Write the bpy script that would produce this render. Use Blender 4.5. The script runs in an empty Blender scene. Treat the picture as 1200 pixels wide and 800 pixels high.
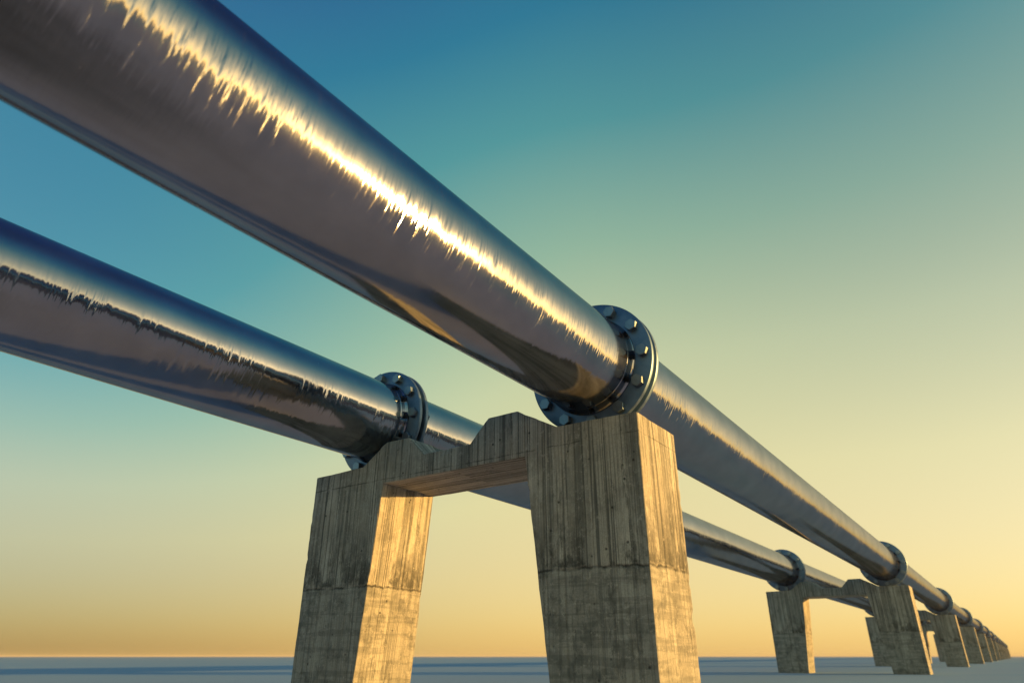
import bpy, bmesh, math, random
from mathutils import Vector, Matrix, noise

random.seed(7)
scene = bpy.context.scene
COL = scene.collection
rad = math.radians

# ------------------------------------------------------------------ measures
GROUND = -0.482          # camera height above the plain is 0.482 m
EYE = 0.482
SPACING = 19.48
PIER_Y = [5.236 + SPACING * k for k in range(14)]
DEPTH = 0.863
PIPE_X = {'right': -2.918, 'left': -6.022}
PIPE_Z = 2.706 + EYE
R_PIPE = 0.5
SUN_AZ = 34.0            # degrees from +X towards +Y
SUN_EL = 5.8
HAZE = 0.0003

# ------------------------------------------------------------------ helpers
def link(name, bm, mats, parent=None, loc=(0, 0, 0), smooth=False, kind=None):
    me = bpy.data.meshes.new(name)
    bm.normal_update()
    bm.to_mesh(me)
    bm.free()
    for m in (mats if isinstance(mats, (list, tuple)) else [mats]):
        me.materials.append(m)
    if smooth:
        for p in me.polygons:
            p.use_smooth = True
    o = bpy.data.objects.new(name, me)
    COL.objects.link(o)
    o.location = loc
    if parent is not None:
        o.parent = parent
    if kind:
        o['kind'] = kind
    return o


def empty(name, loc, label, cat, group):
    o = bpy.data.objects.new(name, None)
    COL.objects.link(o)
    o.location = loc
    o.empty_display_size = 0.3
    o['label'] = label
    o['category'] = cat
    o['group'] = group
    return o


def copy_tree(o, parent=None):
    c = o.copy()
    COL.objects.link(c)
    if parent is not None:
        c.parent = parent
    for ch in list(o.children):
        copy_tree(ch, c)
    return c


def lathe(bm, prof, seg, axis_y=True):
    """prof: list of (y, r); rings around the Y axis, joined in order."""
    rings = []
    for (y, r) in prof:
        rings.append([bm.verts.new((r * math.cos(2 * math.pi * i / seg), y,
                                    r * math.sin(2 * math.pi * i / seg))) for i in range(seg)])
    for a, b in zip(rings, rings[1:]):
        for i in range(seg):
            j = (i + 1) % seg
            bm.faces.new((a[i], b[i], b[j], a[j]))
    return rings


def mark_sharp(o, ang=30):
    me = o.data
    bm = bmesh.new()
    bm.from_mesh(me)
    for e in bm.edges:
        if len(e.link_faces) == 2 and e.calc_face_angle(0) > rad(ang):
            e.smooth = False
    bm.to_mesh(me)
    bm.free()


# ------------------------------------------------------------------ node helpers
class NT:
    def __init__(self, nt):
        self.nt = nt
        self.n = nt.nodes
        self.l = nt.links

    def node(self, t, **kw):
        x = self.n.new(t)
        for k, v in kw.items():
            setattr(x, k, v)
        return x

    def put(self, sock, v):
        if hasattr(v, 'is_output'):
            self.l.new(v, sock)
        else:
            sock.default_value = v

    def math(self, op, a, b=None, c=None, clamp=False):
        x = self.node('ShaderNodeMath', operation=op)
        x.use_clamp = clamp
        self.put(x.inputs[0], a)
        if b is not None:
            self.put(x.inputs[1], b)
        if c is not None:
            self.put(x.inputs[2], c)
        return x.outputs[0]

    def vmath(self, op, a, b=None, scale=None):
        x = self.node('ShaderNodeVectorMath', operation=op)
        self.put(x.inputs[0], a)
        if b is not None:
            self.put(x.inputs[1], b)
        if scale is not None:
            self.put(x.inputs['Scale'], scale)
        return x.outputs['Value'] if op in ('DOT_PRODUCT', 'LENGTH') else x.outputs[0]

    def comb(self, a, b, c):
        x = self.node('ShaderNodeCombineXYZ')
        for s, v in zip(x.inputs, (a, b, c)):
            self.put(s, v)
        return x.outputs[0]

    def sep(self, v):
        x = self.node('ShaderNodeSeparateXYZ')
        self.l.new(v, x.inputs[0])
        return x.outputs

    def noise(self, vec, scale=1.0, detail=2.0, rough=0.5, dist=0.0):
        x = self.node('ShaderNodeTexNoise')
        self.l.new(vec, x.inputs['Vector'])
        x.inputs['Scale'].default_value = scale
        x.inputs['Detail'].default_value = detail
        x.inputs['Roughness'].default_value = rough
        x.inputs['Distortion'].default_value = dist
        return x.outputs['Fac']

    def ramp(self, fac, stops, interp='LINEAR'):
        x = self.node('ShaderNodeValToRGB')
        self.put(x.inputs[0], fac)
        cr = x.color_ramp
        cr.interpolation = interp
        while len(cr.elements) < len(stops):
            cr.elements.new(0.5)
        for e, (p, c) in zip(cr.elements, stops):
            e.position = p
            e.color = (c, c, c, 1) if isinstance(c, (int, float)) else (*c, 1)
        return x.outputs[0]

    def maprange(self, v, a, b, c, d, smooth=False):
        x = self.node('ShaderNodeMapRange')
        if smooth:
            x.interpolation_type = 'SMOOTHSTEP'
        self.put(x.inputs[0], v)
        for i, q in enumerate((a, b, c, d)):
            self.put(x.inputs[i + 1], q)
        return x.outputs[0]

    def mix(self, fac, a, b, mode='MIX'):
        x = self.node('ShaderNodeMix', data_type='RGBA', blend_type=mode)
        self.put(x.inputs[0], fac)
        for s, v in ((x.inputs[6], a), (x.inputs[7], b)):
            if isinstance(v, tuple) and len(v) == 3:
                v = (*v, 1)
            self.put(s, v)
        return x.outputs[2]


def material(name):
    m = bpy.data.materials.new(name)
    m.use_nodes = True
    t = NT(m.node_tree)
    b = t.n['Principled BSDF']
    return m, t, b


def srgb(r, g, b):
    f = lambda c: (c / 255 / 12.92) if c / 255 <= 0.04045 else ((c / 255 + 0.055) / 1.055) ** 2.4
    return (f(r), f(g), f(b))


# ------------------------------------------------------------------ materials
def pipe_material():
    m, t, b = material('brushed_steel')
    oc = t.node('ShaderNodeTexCoord').outputs['Object']
    x, y, z = t.sep(oc)
    info = t.node('ShaderNodeObjectInfo')
    wx = t.sep(info.outputs['Location'])[0]
    seed = t.math('MULTIPLY', wx, 3.71)
    yy = t.math('ADD', y, t.math('MULTIPLY', info.outputs['Random'], 40.0))
    ang = t.math('ARCTAN2', z, x)
    radial = t.vmath('NORMALIZE', t.comb(x, 0.0, z))
    tang = t.vmath('CROSS_PRODUCT', radial, (0.0, 1.0, 0.0))

    def cyl(sy, sa):
        return t.comb(t.math('MULTIPLY', yy, sy), t.math('MULTIPLY', ang, sa), seed)
    fine = t.noise(cyl(52.0, 2.2), 1.0, 4.0, 0.6)
    long_ = t.noise(cyl(11.0, 1.7), 1.0, 3.0, 0.6)
    wob = t.noise(cyl(1.6, 0.9), 1.0, 3.0, 0.55)
    mask = t.maprange(t.noise(cyl(1.3, 0.6), 1.0, 2.0, 0.5), 0.40, 0.60, 0.0, 1.0, True)
    hair = t.noise(cyl(150.0, 2.5), 1.0, 2.0, 0.5)
    # rare deep circumferential scratches
    deep = t.maprange(fine, 0.60, 0.80, 0.0, 1.0)
    spike = t.math('POWER', t.maprange(fine, 0.53, 0.82, 0.0, 1.0), 1.25)
    # most of the scoring runs along the flank below mid height; crown and underside are smoother
    shelter = t.math('MULTIPLY', t.maprange(z, -0.47, -0.36, 0.08, 1.0, True), t.maprange(z, -0.14, 0.06, 1.0, 0.10, True))
    d1 = t.math('MULTIPLY', t.math('SUBTRACT', fine, 0.5), t.math('MULTIPLY_ADD', mask, 0.22, 0.08))
    d1 = t.math('ADD', d1, t.math('MULTIPLY', spike, t.math('MULTIPLY_ADD', mask, 0.28, 0.09)))
    d2 = t.math('MULTIPLY', t.math('SUBTRACT', long_, 0.5), t.math('MULTIPLY_ADD', mask, 0.12, 0.05))
    d3 = t.math('MULTIPLY', t.math('SUBTRACT', wob, 0.5), 0.08)
    tilt = t.math('MULTIPLY', t.math('ADD', t.math('ADD', d1, d2), d3), shelter)
    axial = t.math('MULTIPLY', t.math('SUBTRACT', hair, 0.5), t.math('MULTIPLY_ADD', mask, 0.05, 0.025))
    nrm = t.node('ShaderNodeNewGeometry').outputs['Normal']
    n2 = t.vmath('ADD', nrm, t.vmath('SCALE', tang, scale=tilt))
    n3 = t.vmath('ADD', n2, t.comb(0.0, axial, 0.0))
    smear = t.noise(cyl(2.4, 1.3), 1.0, 5.0, 0.6)
    colr = t.ramp(smear, [(0.3, (0.34, 0.345, 0.385)), (0.7, (0.42, 0.42, 0.46))])
    rough = t.math('ADD', t.maprange(smear, 0.3, 0.7, 0.10, 0.15), t.math('MULTIPLY', deep, 0.16))
    g = t.node('ShaderNodeBsdfAnisotropic', distribution='MULTI_GGX')
    t.l.new(colr, g.inputs['Color'])
    t.l.new(rough, g.inputs['Roughness'])
    t.l.new(t.vmath('NORMALIZE', n3), g.inputs['Normal'])
    t.n.remove(b)
    t.l.new(g.outputs[0], t.n['Material Output'].inputs['Surface'])
    return m


def flange_material(name, base, rough):
    m, t, b = material(name)
    oc = t.node('ShaderNodeTexCoord').outputs['Object']
    n = t.noise(oc, 9.0, 5.0, 0.6)
    n2 = t.noise(oc, 60.0, 3.0, 0.6)
    colr = t.mix(t.maprange(n, 0.35, 0.7, 0.0, 1.0), tuple(c * 0.72 for c in base), base)
    t.l.new(colr, b.inputs['Base Color'])
    b.inputs['Metallic'].default_value = 1.0
    t.l.new(t.maprange(n, 0.3, 0.7, rough, rough + 0.14), b.inputs['Roughness'])
    bp = t.node('ShaderNodeBump')
    bp.inputs['Strength'].default_value = 0.12
    bp.inputs['Distance'].default_value = 0.004
    t.l.new(n2, bp.inputs['Height'])
    t.l.new(bp.outputs[0], b.inputs['Normal'])
    return m


def rubber_material():
    m, t, b = material('black_gasket')
    oc = t.node('ShaderNodeTexCoord').outputs['Object']
    n = t.noise(oc, 30.0, 3.0)
    t.l.new(t.ramp(n, [(0.3, 0.012), (0.7, 0.025)]), b.inputs['Base Color'])
    b.inputs['Roughness'].default_value = 0.8
    return m


def concrete_material():
    m, t, b = material('board_marked_concrete')
    oc = t.node('ShaderNodeTexCoord').outputs['Object']
    info = t.node('ShaderNodeObjectInfo')
    gy = t.sep(info.outputs['Location'])[1]
    geo_n = t.node('ShaderNodeNewGeometry').outputs['True Normal']
    x, y, z = t.sep(oc)
    # the planks run up each face, and along the beam on its underside
    nx, ny, nz = t.sep(geo_n)
    side = t.math('GREATER_THAN', t.math('ABSOLUTE', nx), 0.62)
    front = t.math('GREATER_THAN', t.math('ABSOLUTE', ny), 0.62)
    level = t.math('GREATER_THAN', t.math('ABSOLUTE', nz), 0.9)
    p = t.comb(t.math('ADD', x, t.math('MULTIPLY', gy, 0.613)), t.math('ADD', y, t.math('MULTIPLY', gy, 0.271)), z)
    xs = t.math('MULTIPLY', x, t.math('SUBTRACT', t.math('SUBTRACT', 1.0, side), t.math('MULTIPLY', level, 0.985)))
    xs = t.math('ADD', t.math('ADD', xs, t.math('MULTIPLY', gy, 0.613)), t.math('MULTIPLY', t.math('GREATER_THAN', x, 0.0), 5.37))
    ys = t.math('MULTIPLY', y, t.math('SUBTRACT', 1.0, front))
    ys = t.math('ADD', ys, t.math('MULTIPLY', gy, 0.271))

    def streak(sx, sz, off=0.0):
        return t.comb(t.math('MULTIPLY_ADD', xs, sx, off), t.math('MULTIPLY_ADD', ys, sx, off), t.math('MULTIPLY', z, sz))
    s_wide = t.noise(streak(8.0, 0.16), 1.0, 5.0, 0.65)
    s_mid = t.noise(streak(36.0, 0.22, 5.0), 1.0, 4.0, 0.65)
    s_fine = t.noise(streak(100.0, 0.7, 9.0), 1.0, 3.0, 0.6)
    blot = t.noise(p, 2.2, 7.0, 0.68, 0.4)
    blot2 = t.noise(p, 6.0, 9.0, 0.72, 0.3)
    grain = t.noise(p, 60.0, 4.0, 0.7)
    # pour joint, wavering
    jw = t.noise(t.comb(t.math('MULTIPLY', xs, 6.0), t.math('MULTIPLY', ys, 6.0), 0.0), 1.0, 5.0, 0.65)
    zj = t.math('ADD', t.math('SUBTRACT', z, 1.165), t.math('MULTIPLY', t.math('SUBTRACT', jw, 0.5), 0.09))
    below = t.maprange(zj, -0.012, 0.012, 1.0, 0.0)
    jline = t.math('SUBTRACT', 1.0, t.maprange(t.math('ABSOLUTE', zj), 0.003, 0.017, 0.0, 1.0), clamp=True)
    jline = t.math('MULTIPLY', jline, t.maprange(blot2, 0.36, 0.58, 0.15, 1.0))
    # upper form line near the top of the legs
    zu = t.math('ADD', t.math('SUBTRACT', z, 2.30), t.math('MULTIPLY', t.math('SUBTRACT', jw, 0.5), 0.035))
    uline = t.math('SUBTRACT', 1.0, t.maprange(t.math('ABSOLUTE', zu), 0.002, 0.010, 0.0, 1.0), clamp=True)
    uline = t.math('MULTIPLY', uline, t.maprange(blot2, 0.42, 0.6, 0.0, 0.7))
    # plank grooves
    groove = t.maprange(s_mid, 0.40, 0.445, 1.0, 0.0)
    groove2 = t.maprange(s_fine, 0.40, 0.46, 0.9, 0.0)
    streak_amt = t.math('MULTIPLY_ADD', below, -0.6, 1.0)
    light = (0.62, 0.56, 0.46)
    mid = (0.40, 0.375, 0.32)
    dark = (0.10, 0.104, 0.095)
    black = (0.035, 0.036, 0.033)
    c = t.mix(t.maprange(blot, 0.35, 0.68, 0.0, 1.0), mid, light)
    pale = t.maprange(t.noise(t.comb(t.math('MULTIPLY', xs, 3.0), t.math('MULTIPLY', ys, 3.0), t.math('MULTIPLY', z, 1.3)), 1.0, 6.0, 0.7, 0.5), 0.52, 0.60, 0.0, 0.8)
    c = t.mix(pale, c, (0.66, 0.62, 0.53))
    c = t.mix(t.math('MULTIPLY', below, 0.45), c, (0.27, 0.275, 0.25))
    c = t.mix(t.math('MULTIPLY', t.maprange(s_wide, 0.38, 0.50, 0.55, 0.0), streak_amt), c, dark)
    c = t.mix(t.math('MULTIPLY', t.maprange(blot2, 0.50, 0.60, 0.0, 0.55), t.math('MULTIPLY_ADD', below, 0.75, 0.25)), c, dark)
    c = t.mix(t.math('MULTIPLY', groove, t.math('MULTIPLY', streak_amt, 0.8)), c, dark)
    c = t.mix(t.math('MULTIPLY', groove2, t.math('MULTIPLY', streak_amt, 0.55)), c, dark)
    # board marks: every plank has its own tone and a thin dark edge
    sb = t.math('ADD', t.math('MULTIPLY', t.math('ADD', xs, ys), 9.3), t.math('MULTIPLY', s_wide, 1.6))
    wn = t.node('ShaderNodeTexWhiteNoise', noise_dimensions='1D')
    t.l.new(t.math('FLOOR', sb), wn.inputs['W'])
    tone = t.math('MULTIPLY', wn.outputs['Value'], t.math('MULTIPLY', streak_amt, 0.55))
    c = t.mix(tone, c, t.mix(0.5, c, dark))
    fr = t.math('FRACT', sb)
    edge = t.math('MULTIPLY', t.maprange(fr, 0.0, 0.055, 1.0, 0.0), t.maprange(t.noise(streak(9.3, 1.1, 77.0), 1.0, 3.0, 0.6), 0.42, 0.55, 0.0, 1.0))
    edge = t.math('MULTIPLY', edge, streak_amt)
    c = t.mix(t.math('MULTIPLY', edge, 0.9), c, (0.06, 0.06, 0.05))
    # faint level courses in the lower pour
    crs = t.noise(t.comb(t.math('MULTIPLY', xs, 1.2), t.math('MULTIPLY', ys, 1.2), t.math('MULTIPLY', z, 16.0)), 1.0, 5.0, 0.6)
    c = t.mix(t.math('MULTIPLY', t.math('MULTIPLY', t.maprange(crs, 0.42, 0.52, 0.5, 0.0), below), 0.8), c, dark)
    # bright lime runs
    runs = t.maprange(t.noise(streak(13.0, 0.30, 31.0), 1.0, 3.0, 0.6), 0.62, 0.72, 0.0, 0.5)
    c = t.mix(runs, c, (0.50, 0.47, 0.40))
    # grime band that collects above the pour joint
    band = t.math('MULTIPLY', t.maprange(zj, 0.02, 0.75, 1.0, 0.0), t.maprange(zj, 0.0, 0.03, 0.0, 1.0))
    gr = t.noise(t.comb(t.math('MULTIPLY', xs, 3.2), t.math('MULTIPLY', ys, 3.2), t.math('MULTIPLY', z, 2.0)), 1.0, 7.0, 0.72)
    gr = t.math('MULTIPLY', t.maprange(gr, 0.455, 0.56, 0.0, 1.0), band)
    c = t.mix(t.math('MULTIPLY', gr, 0.85), c, black)
    # dark drips and ragged damp stains, crisp at their rims
    dr = t.noise(t.comb(t.math('MULTIPLY', xs, 9.0), t.math('MULTIPLY', ys, 9.0), t.math('MULTIPLY', z, 1.5)), 1.0, 9.0, 0.78, 0.3)
    dr2 = t.noise(p, 16.0, 8.0, 0.75)
    c = t.mix(t.math('MULTIPLY', t.maprange(dr, 0.565, 0.60, 0.0, 0.62), t.maprange(dr2, 0.40, 0.55, 0.2, 1.0)), c, (0.065, 0.07, 0.064))
    c = t.mix(t.maprange(dr2, 0.56, 0.66, 0.0, 0.55), c, (0.60, 0.56, 0.48))
    c = t.mix(t.math('MULTIPLY', jline, 0.9), c, black)
    c = t.mix(uline, c, black)
    # pits
    vo = t.node('ShaderNodeTexVoronoi')
    t.l.new(p, vo.inputs['Vector'])
    vo.inputs['Scale'].default_value = 9.0
    vo.inputs['Randomness'].default_value = 1.0
    rnd = t.sep(vo.outputs['Color'])[0]
    pit = t.math('MULTIPLY', t.maprange(vo.outputs['Distance'], 0.06, 0.14, 1.0, 0.0), t.math('GREATER_THAN', rnd, 0.62))
    c = t.mix(t.math('MULTIPLY', pit, 0.85), c, black)
    c = t.mix(t.maprange(grain, 0.35, 0.65, 0.0, 0.28), c, dark)
    t.l.new(c, b.inputs['Base Color'])
    b.inputs['Roughness'].default_value = 0.86
    b.inputs['Specular IOR Level'].default_value = 0.25
    h = t.math('MULTIPLY', groove, -0.9)
    h = t.math('ADD', h, t.math('MULTIPLY', groove2, -0.3))
    h = t.math('ADD', h, t.math('MULTIPLY', edge, -1.2))
    h = t.math('ADD', h, t.math('MULTIPLY', tone, -1.2))
    h = t.math('ADD', h, t.math('MULTIPLY', jline, -2.2))
    h = t.math('ADD', h, t.math('MULTIPLY', pit, -1.5))
    h = t.math('ADD', h, t.math('MULTIPLY', blot2, 0.9))
    h = t.math('ADD', h, t.math('MULTIPLY', dr2, 1.1))
    h = t.math('ADD', h, t.math('MULTIPLY', grain, 0.45))
    h = t.math('ADD', h, t.math('MULTIPLY', below, -0.7))
    bp = t.node('ShaderNodeBump')
    bp.inputs['Strength'].default_value = 0.8
    bp.inputs['Distance'].default_value = 0.006
    t.l.new(h, bp.inputs['Height'])
    t.l.new(bp.outputs[0], b.inputs['Normal'])
    return m


def ground_material():
    m, t, b = material('salt_plain')
    oc = t.node('ShaderNodeTexCoord').outputs['Object']
    x, y, z = t.sep(oc)
    a = rad(34.97)
    # long drifts lying across the view
    u = t.math('ADD', t.math('MULTIPLY', x, math.cos(a)), t.math('MULTIPLY', y, math.sin(a)))
    v = t.math('ADD', t.math('MULTIPLY', x, -math.sin(a)), t.math('MULTIPLY', y, math.cos(a)))
    drift = t.noise(t.comb(t.math('MULTIPLY', u, 0.0035), t.math('MULTIPLY', v, 0.10), 0.0), 1.0, 4.0, 0.55)
    big = t.noise(oc, 0.05, 4.0, 0.6)
    c = t.ramp(drift, [(0.36, (0.215, 0.375, 0.56)), (0.45, (0.255, 0.395, 0.56)), (0.55, (0.28, 0.41, 0.56)), (0.64, (0.24, 0.445, 0.575))])
    near = t.ramp(big, [(0.3, (0.345, 0.375, 0.52)), (0.7, (0.41, 0.44, 0.60))])
    dark_dist = t.vmath('LENGTH', t.vmath('ADD', t.comb(x, y, 0.0), (2.0, 4.0, 0.0)))
    refl_dark = t.maprange(t.math('ADD', dark_dist, t.math('MULTIPLY', t.noise(oc, 0.8, 5.0, 0.6), 2.0)), 4.4, 8.2, 0.0, 1.0, True)
    near = t.mix(refl_dark, (0.05, 0.065, 0.085), near)  # invented dark patch painted on the ground to darken what the pipe reflects
    rr = t.vmath('LENGTH', t.vmath('ADD', t.comb(x, y, 0.0), (-3.0, 3.0, 0.0)))
    f = t.maprange(t.math('ADD', rr, t.math('MULTIPLY', big, 8.0)), 15.0, 24.0, 0.0, 1.0, True)
    t.l.new(t.mix(f, near, c), b.inputs['Base Color'])
    b.inputs['Roughness'].default_value = 0.9
    b.inputs['Specular IOR Level'].default_value = 0.0
    return m


MAT_PIPE = pipe_material()
MAT_FLANGE = flange_material('blued_steel', (0.17, 0.25, 0.36), 0.42)
MAT_BOLT = flange_material('bolt_steel', (0.25, 0.32, 0.38), 0.32)
MAT_GASKET = rubber_material()
MAT_CONC = concrete_material()
MAT_GROUND = ground_material()

# ------------------------------------------------------------------ ground
bm = bmesh.new()
S = 9000.0
bmesh.ops.create_circle(bm, cap_ends=True, radius=S, segments=128)
ground = link('ground', bm, MAT_GROUND, kind='structure')

# ------------------------------------------------------------------ concrete piers
XC = -4.4595
ZF = 1.995 + EYE     # saddle seat height
ZH = 2.258 + EYE     # hump top
ZD = 2.018 + EYE     # dip between the humps
ZB = 1.772 + EYE     # underside of the cross beam
XL, XR = -6.628 - XC, -2.291 - XC
IL, IR = -5.452 - XC, -3.509 - XC
BL, BR = -5.695 - XC, -3.222 - XC
lx = lambda v: v - XC


def prism(poly, depth, cell=0.055, bevel=0.012, amp=0.004, seed=0.0, butt=()):
    """Extrude an XZ outline along Y, bevel, cut into cells, roughen a little."""
    bm = bmesh.new()
    a = [bm.verts.new((px, 0, pz)) for px, pz in poly]
    bcap = [bm.verts.new((px, depth, pz)) for px, pz in poly]
    n = len(poly)
    bm.faces.new(a)
    bm.faces.new(list(reversed(bcap)))
    for i in range(n):
        j = (i + 1) % n
        bm.faces.new((a[j], a[i], bcap[i], bcap[j]))
    bmesh.ops.recalc_face_normals(bm, faces=bm.faces[:])
    edges = [e for e in bm.edges if e.calc_face_angle(0) > rad(20)
             and not any(abs(e.verts[0].co.x - q) < 1e-4 and abs(e.verts[1].co.x - q) < 1e-4 for q in butt)]
    bmesh.ops.bevel(bm, geom=edges, offset=bevel, segments=2, profile=0.6, affect='EDGES')
    corner = [(Vector((a_[0], y_, a_[1])), Vector((b_[0], y_, b_[1]))) for a_, b_ in zip(poly, poly[1:] + poly[:1]) for y_ in (0, depth)]
    corner += [(Vector((a_[0], 0, a_[1])), Vector((a_[0], depth, a_[1]))) for a_ in poly]
    lo = [min(v.co[i] for v in bm.verts) for i in range(3)]
    hi = [max(v.co[i] for v in bm.verts) for i in range(3)]
    for i in range(3):
        nrm = Vector((0, 0, 0))
        nrm[i] = 1
        k = int((hi[i] - lo[i]) / cell)
        for q in range(1, k):
            co = Vector((0, 0, 0))
            co[i] = lo[i] + (hi[i] - lo[i]) * q / k
            bmesh.ops.bisect_plane(bm, geom=bm.verts[:] + bm.edges[:] + bm.faces[:], plane_co=co, plane_no=nrm)
    for v in bm.verts:
        if any(abs(v.co.x - q) < 0.02 for q in butt) or v.co.z < 0.02:
            continue
        d = noise.noise_vector(v.co * 4.0 + Vector((seed, 0, 0))) + 0.6 * noise.noise_vector(v.co * 13.0 + Vector((0, seed, 0)))
        v.co += d * amp
        for a_, b_ in corner:
            ab = b_ - a_
            tt = max(0.0, min(1.0, (v.co - a_).dot(ab) / ab.length_squared))
            if (v.co - a_ - ab * tt).length < 0.018:
                q = noise.noise(v.co * 7.0 + Vector((seed * 3, 0, 5))) + 0.5 * noise.noise(v.co * 21.0 + Vector((0, 0, seed)))
                if q > 0.42:
                    ctr = Vector((sum(p_[0] for p_ in poly) / n, depth / 2, v.co.z))
                    v.co += (ctr - v.co).normalized() * min(0.016, (q - 0.42) * 0.06)
                break
    bmesh.ops.recalc_face_normals(bm, faces=bm.faces[:])
    return bm


PIER_LABELS = [
    'nearest concrete pier, towering and board-marked, with two tapering legs and saddle humps',
    'second concrete pier from the camera, whole down to its feet on the blue plain',
    'third concrete pier, half hidden behind the right leg of the second one',
    'fourth concrete pier, a narrow sunlit-edged slab just beyond the third pier',
    'fifth concrete pier, slim and blurred, peeking out past the fourth pier',
]
FAR_PIER = 'tiny blurred concrete pier far down the row, beyond the fifth pier'

root0 = empty('concrete_pier', (XC, PIER_Y[0], GROUND + EYE), PIER_LABELS[0], 'pier', 'concrete piers under the double pipeline')
# left leg with the outer half of its saddle, right leg likewise, cross beam with the inner humps
SINK = -0.25
left = [(XL, SINK), (XL, ZF + 0.006), (lx(-5.81), ZF + 0.02), (IL, ZH), (IL, ZB - 0.0), (BL, SINK)]
right = [(XR, SINK), (BR, SINK), (IR, ZB), (IR, ZH - 0.052), (lx(-3.14), ZF + 0.016), (XR, ZF)]
beam = [(IL, ZB), (IR, ZB), (IR, ZH - 0.052), (lx(-3.60), ZH + 0.004), (lx(-3.965), ZH + 0.004), (lx(-4.21), ZD),
        (lx(-4.86), ZD), (lx(-5.095), ZH - 0.01), (IL, ZH)]
for nm, poly, sd, bt in (('leg', left, 1.0, ()), ('leg', right, 2.3, ()), ('cross_beam', beam, 3.1, ())):
    link(nm, prism(poly, DEPTH, seed=sd, butt=bt), MAT_CONC, root0)
for k in range(1, len(PIER_Y)):
    r = copy_tree(root0)
    r.location = (XC, PIER_Y[k], GROUND + EYE)
    r['label'] = PIER_LABELS[k] if k < len(PIER_LABELS) else FAR_PIER

# ------------------------------------------------------------------ pipe sections
SEG = 96
# joint stations, measured from the pier's front plane
JOINT = {'right': 0.412, 'left': 0.470}      # centre of the gap between the two plates
PLATE_T = 0.050
GAP = 0.062
R_FL = 0.700
R_BOLT = 0.608


def ring_mesh(y0, y1, r0, r1, bev, seg=SEG):
    """A flat ring plate between y0 and y1, bore r0, outer radius r1, small chamfers."""
    bm = bmesh.new()
    prof = [(y0, r0), (y0, r1 - bev), (y0 + bev * 0.35, r1 - bev * 0.3), (y0 + bev, r1),
            (y1 - bev, r1), (y1 - bev * 0.35, r1 - bev * 0.3), (y1, r1 - bev), (y1, r0)]
    rings = lathe(bm, prof, seg)
    for i in range(seg):
        j = (i + 1) % seg
        bm.faces.new((rings[-1][i], rings[0][i], rings[0][j], rings[-1][j]))
    bmesh.ops.recalc_face_normals(bm, faces=bm.faces[:])
    return bm


def tube_mesh(y0, y1, r, seg=SEG):
    bm = bmesh.new()
    n = 10
    prof = [(y0, r - 0.03), (y0, r - 0.004), (y0 + 0.006, r)]
    prof += [(y0 + (y1 - y0) * i / n, r) for i in range(1, n)]
    prof += [(y1 - 0.006, r), (y1, r - 0.004), (y1, r - 0.03)]
    lathe(bm, prof, seg)
    bmesh.ops.recalc_face_normals(bm, faces=bm.faces[:])
    return bm


def neck_mesh(y0, y1, seg=SEG):
    """Weld neck between tube and plate: seam groove, collar, fillet. y0 is the tube end, y1 the plate face."""
    s = 1 if y1 > y0 else -1
    L = abs(y1 - y0)
    prof = [(0.0, 0.470), (0.0, 0.494), (0.006, 0.497), (0.020, 0.499), (L * 0.5, 0.505), (L - 0.030, 0.517), (L - 0.024, 0.522),
            (L - 0.008, 0.524), (L - 0.003, 0.521), (L + 0.003, 0.521)]
    bm = bmesh.new()
    lathe(bm, [(y0 + s * a, q) for a, q in prof], seg)
    bmesh.ops.recalc_face_normals(bm, faces=bm.faces[:])
    return bm


def hexbolt_mesh(length):
    """Head towards -Y at y<0, washer face at y=0, shank and nut at y=length."""
    bm = bmesh.new()

    def hexa(y0, y1, rr, ch0, ch1):
        prof = [(y0, 0.001), (y0, rr - ch0), (y0 + ch0 * 0.7, rr), (y1 - ch1 * 0.7, rr), (y1, rr - ch1), (y1, 0.001)]
        lathe(bm, prof, 6)
    hexa(-0.062, 0.002, 0.063, 0.004, 0.0005)
    lathe(bm, [(0.0, 0.031), (length + 0.02, 0.031)], 16)
    hexa(length - 0.002, length + 0.060, 0.063, 0.0005, 0.004)
    lathe(bm, [(length + 0.058, 0.031), (length + 0.080, 0.031), (length + 0.084, 0.027), (length + 0.084, 0.001)], 16)
    bmesh.ops.recalc_face_normals(bm, faces=bm.faces[:])
    return bm


NECK = 0.125


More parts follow.
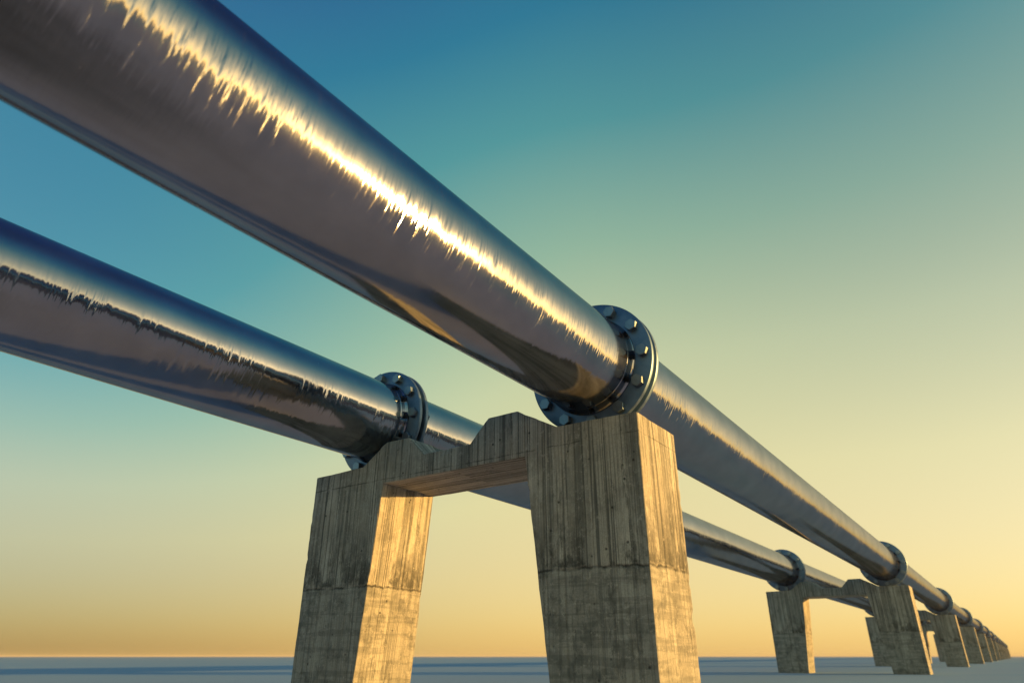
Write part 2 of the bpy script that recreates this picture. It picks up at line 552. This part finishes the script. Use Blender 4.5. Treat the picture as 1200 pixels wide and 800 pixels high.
def build_section(side, y_start, y_end, with_bolts=True):
    """A pipe length whose near plate face starts after the joint at y_start and far plate ends before the joint at y_end.
    Local Y=0 is y_start."""
    root = empty('steel_pipe', (PIPE_X[side], y_start, PIPE_Z), '', 'pipe', 'pipe lengths of the double pipeline')
    L = y_end - y_start
    a0 = GAP / 2                   # near plate
    a1 = a0 + PLATE_T
    b1 = L - GAP / 2               # far plate
    b0 = b1 - PLATE_T
    tube = link('tube', tube_mesh(a1 + NECK, b0 - NECK, R_PIPE), MAT_PIPE, root, smooth=True)
    mark_sharp(tube)
    nb = link('weld_neck', neck_mesh(b0 - NECK, b0), MAT_PIPE, root, smooth=True)
    mark_sharp(nb)
    na = link('weld_neck', neck_mesh(a1 + NECK, a1), MAT_PIPE, root, smooth=True)
    mark_sharp(na)
    fa = link('flange', ring_mesh(a0, a1, 0.46, R_FL, 0.008), MAT_FLANGE, root, smooth=True)
    mark_sharp(fa)
    fb = link('flange', ring_mesh(b0, b1, 0.46, R_FL, 0.008), MAT_FLANGE, root, smooth=True)
    mark_sharp(fb)
    g = link('gasket', ring_mesh(b1, b1 + GAP, 0.46, 0.585, 0.003), MAT_GASKET, root, smooth=True)
    mark_sharp(g)
    if with_bolts:
        proto = None
        for i in range(12):
            an = rad(30 * i + 1.5)
            pos = (R_BOLT * math.cos(an), b0, R_BOLT * math.sin(an))
            if proto is None:
                proto = link('bolt', hexbolt_mesh(PLATE_T * 2 + GAP), MAT_BOLT, fb)
                bo = proto
            else:
                bo = proto.copy()
                COL.objects.link(bo)
                bo.parent = fb
            bo.location = pos
            bo.rotation_euler = (0, rad(30 * i * 0.0 + random.uniform(-28, 28)), 0)
    return root


SEC_LABELS = {
    'right': [
        'broad polished steel pipe crossing the top left corner down to the nearest pier',
        'polished steel pipe sloping from the right leg of the nearest pier to the second pier',
        'short dim pipe length between the second and third piers, in the right-hand line',
        'short blurred pipe length between the third and fourth piers, in the right-hand line',
        'stubby blurred pipe length between the fourth and fifth piers, in the right-hand line',
    ],
    'left': [
        'polished steel pipe entering at the left edge and ending at the nearest pier\'s left leg',
        'steel pipe passing behind the nearest pier\'s right leg to the second pier\'s left leg',
        'dim pipe length leaving the second pier\'s left leg behind its beam towards the third pier',
        'blurred pipe length between the third and fourth piers, in the left-hand line',
        'blurred pipe length between the fourth and fifth piers, in the left-hand line',
    ]}
FAR_SEC = {'right': 'tiny blurred pipe length beyond the fifth pier, in the right-hand line',
           'left': 'tiny blurred pipe length beyond the fifth pier, in the left-hand line'}
for side in ('right', 'left'):
    st = [PIER_Y[0] - SPACING + JOINT[side]] + [y + JOINT[side] for y in PIER_Y]
    proto_far = None
    proto_near = None
    for k in range(len(st) - 1):
        if k == 0:
            r = proto_near = build_section(side, st[0], st[1], True)
        elif k < 4:
            r = copy_tree(proto_near)
        elif proto_far is None:
            r = proto_far = build_section(side, st[k], st[k + 1], False)
        else:
            r = copy_tree(proto_far)
        r.location = (PIPE_X[side], st[k], PIPE_Z)
        r['label'] = SEC_LABELS[side][k] if k < 5 else FAR_SEC[side]

# ------------------------------------------------------------------ sky and sun
world = bpy.data.worlds.new('World')
scene.world = world
world.use_nodes = True
t = NT(world.node_tree)
t.n.clear()
sky = t.node('ShaderNodeTexSky', sky_type='NISHITA')
sky.sun_disc = False
sky.sun_elevation = rad(SUN_EL)
sky.sun_rotation = rad(90 - SUN_AZ)
sky.altitude = 0
sky.air_density = 1.0
sky.dust_density = 1.0
sky.ozone_density = 2.2
bg1 = t.node('ShaderNodeBackground')
t.l.new(sky.outputs[0], bg1.inputs[0])
bg1.inputs[1].default_value = 0.05
out = t.node('ShaderNodeOutputWorld')
GRADE = True
if GRADE:
    d = t.vmath('NORMALIZE', t.node('ShaderNodeTexCoord').outputs['Generated'])
    dx, dy, dz = t.sep(d)
    el = t.math('ARCSINE', dz)                                   # radians
    sa = rad(SUN_AZ)
    horiz = t.vmath('NORMALIZE', t.comb(dx, dy, 0.0))
    cosaz = t.vmath('DOT_PRODUCT', horiz, (math.cos(sa), math.sin(sa), 0.0))
    az = t.math('ARCCOSINE', t.math('MULTIPLY', cosaz, 0.9999))  # 0 at the sun, pi behind
    away = t.maprange(az, rad(80), rad(136), 0.0, 1.0, True)
    # away from the sun the warm band is lower and duller
    rise = t.maprange(el, 0.0, rad(19), 0.0, rad(23), True)
    rise = t.math('SUBTRACT', rise, t.maprange(el, rad(24), rad(44), 0.0, rad(11), True))
    ee = t.math('ADD', el, t.math('MULTIPLY', away, rise))
    f = t.math('DIVIDE', ee, math.pi / 2)
    D = lambda deg: deg / 90.0
    colr = t.ramp(f, [
        (D(0), srgb(238, 192, 112)),
        (D(6), srgb(240, 204, 116)),
        (D(14), srgb(238, 218, 130)),
        (D(24), srgb(210, 212, 144)),
        (D(34), srgb(152, 186, 142)),
        (D(44), srgb(74, 150, 142)),
        (D(53), srgb(10, 114, 138)),
        (D(60), srgb(5, 92, 132)),
        (D(68), srgb(3, 56, 108)),
        (D(77), srgb(2, 36, 98)),
        (D(90), srgb(1, 24, 82)),
    ])
    low = t.maprange(el, 0.0, rad(22), 1.0, 0.0, True)
    colr = t.mix(t.math('MULTIPLY', t.math('MULTIPLY', away, low), 0.30), colr, srgb(220, 180, 112))
    dim = t.math('SUBTRACT', 1.0, t.math('MULTIPLY', t.math('MULTIPLY', away, low), 0.62))
    near_sun = t.math('MULTIPLY', t.maprange(az, rad(45), rad(100), 1.0, 0.0, True), t.maprange(el, rad(6), rad(30), 0.0, 1.0, True))
    dim = t.math('MULTIPLY', dim, t.math('MULTIPLY_ADD', near_sun, -0.28, 1.0))
    dim = t.math('MULTIPLY', dim, t.maprange(az, rad(122), rad(175), 1.0, 0.68, True))
    colr = t.mix(1.0, colr, t.comb(dim, dim, dim), 'MULTIPLY')
    # forward-scattered glow round the low sun
    def lobe(we, wa):
        a = t.math('POWER', t.math('DIVIDE', el, rad(we)), 2.0)
        b_ = t.math('POWER', t.math('DIVIDE', az, rad(wa)), 2.0)
        return t.math('EXPONENT', t.math('MULTIPLY', t.math('ADD', a, b_), -1.0))
    colr = t.vmath('ADD', colr, t.vmath('SCALE', (1.0, 0.56, 0.10), scale=t.math('MULTIPLY', lobe(13.0, 28.0), 2.5)))
    colr = t.vmath('ADD', colr, t.vmath('SCALE', (1.0, 0.74, 0.34), scale=t.math('MULTIPLY', lobe(7.0, 13.0), 1.6)))
    bg2 = t.node('ShaderNodeBackground')
    t.l.new(colr, bg2.inputs[0])
    bg2.inputs[1].default_value = 0.41
    add = t.node('ShaderNodeAddShader')
    t.l.new(bg1.outputs[0], add.inputs[0])
    t.l.new(bg2.outputs[0], add.inputs[1])
    t.l.new(add.outputs[0], out.inputs[0])
else:
    t.l.new(bg1.outputs[0], out.inputs[0])

sd = Vector((math.cos(rad(SUN_EL)) * math.cos(rad(SUN_AZ)), math.cos(rad(SUN_EL)) * math.sin(rad(SUN_AZ)), math.sin(rad(SUN_EL))))
lt = bpy.data.lights.new('sun', 'SUN')
lt.energy = 5.0
lt.angle = rad(0.5)
lt.color = (1.0, 0.545, 0.135)
so = bpy.data.objects.new('sun', lt)
COL.objects.link(so)
so.rotation_euler = sd.to_track_quat('Z', 'Y').to_euler()
so.location = sd * 60

# ------------------------------------------------------------------ air
bm = bmesh.new()
bmesh.ops.create_cube(bm, size=1.0)
hz = link('haze', bm, [], kind='stuff')
hz.scale = (20000, 20000, 6.2)
hz.location = (0, 0, 2.1)
hm = bpy.data.materials.new('thin_evening_air')
hm.use_nodes = True
h = NT(hm.node_tree)
h.n.remove(h.n['Principled BSDF'])
pv = h.node('ShaderNodeVolumePrincipled')
pv.inputs['Color'].default_value = (0.82, 0.74, 0.64, 1)
pv.inputs['Density'].default_value = HAZE
pv.inputs['Anisotropy'].default_value = 0.0
h.l.new(pv.outputs[0], h.n['Material Output'].inputs['Volume'])
hz.data.materials.append(hm)

# ------------------------------------------------------------------ camera
cam = bpy.data.cameras.new('camera')
co = bpy.data.objects.new('camera', cam)
COL.objects.link(co)
scene.camera = co
cam.sensor_fit = 'HORIZONTAL'
cam.sensor_width = 36.0
cam.lens = 767.34 / 1200 * 36.0
co.location = (0, 0, EYE)
co.rotation_euler = (rad(90 + 25.663), 0, rad(34.9725))
cam.clip_start = 0.05
cam.clip_end = 30000
cam.dof.use_dof = True
cam.dof.focus_distance = 7.0
cam.dof.aperture_fstop = 1.15

vs = scene.view_settings
scene.display_settings.display_device = 'sRGB'
vs.view_transform = 'Standard'
vs.look = 'None'
vs.exposure = 1.0
vs.gamma = 1.0
vs.use_curve_mapping = False
scene.render.engine = 'CYCLES'
scene.cycles.use_denoising = True
scene.cycles.max_bounces = 8
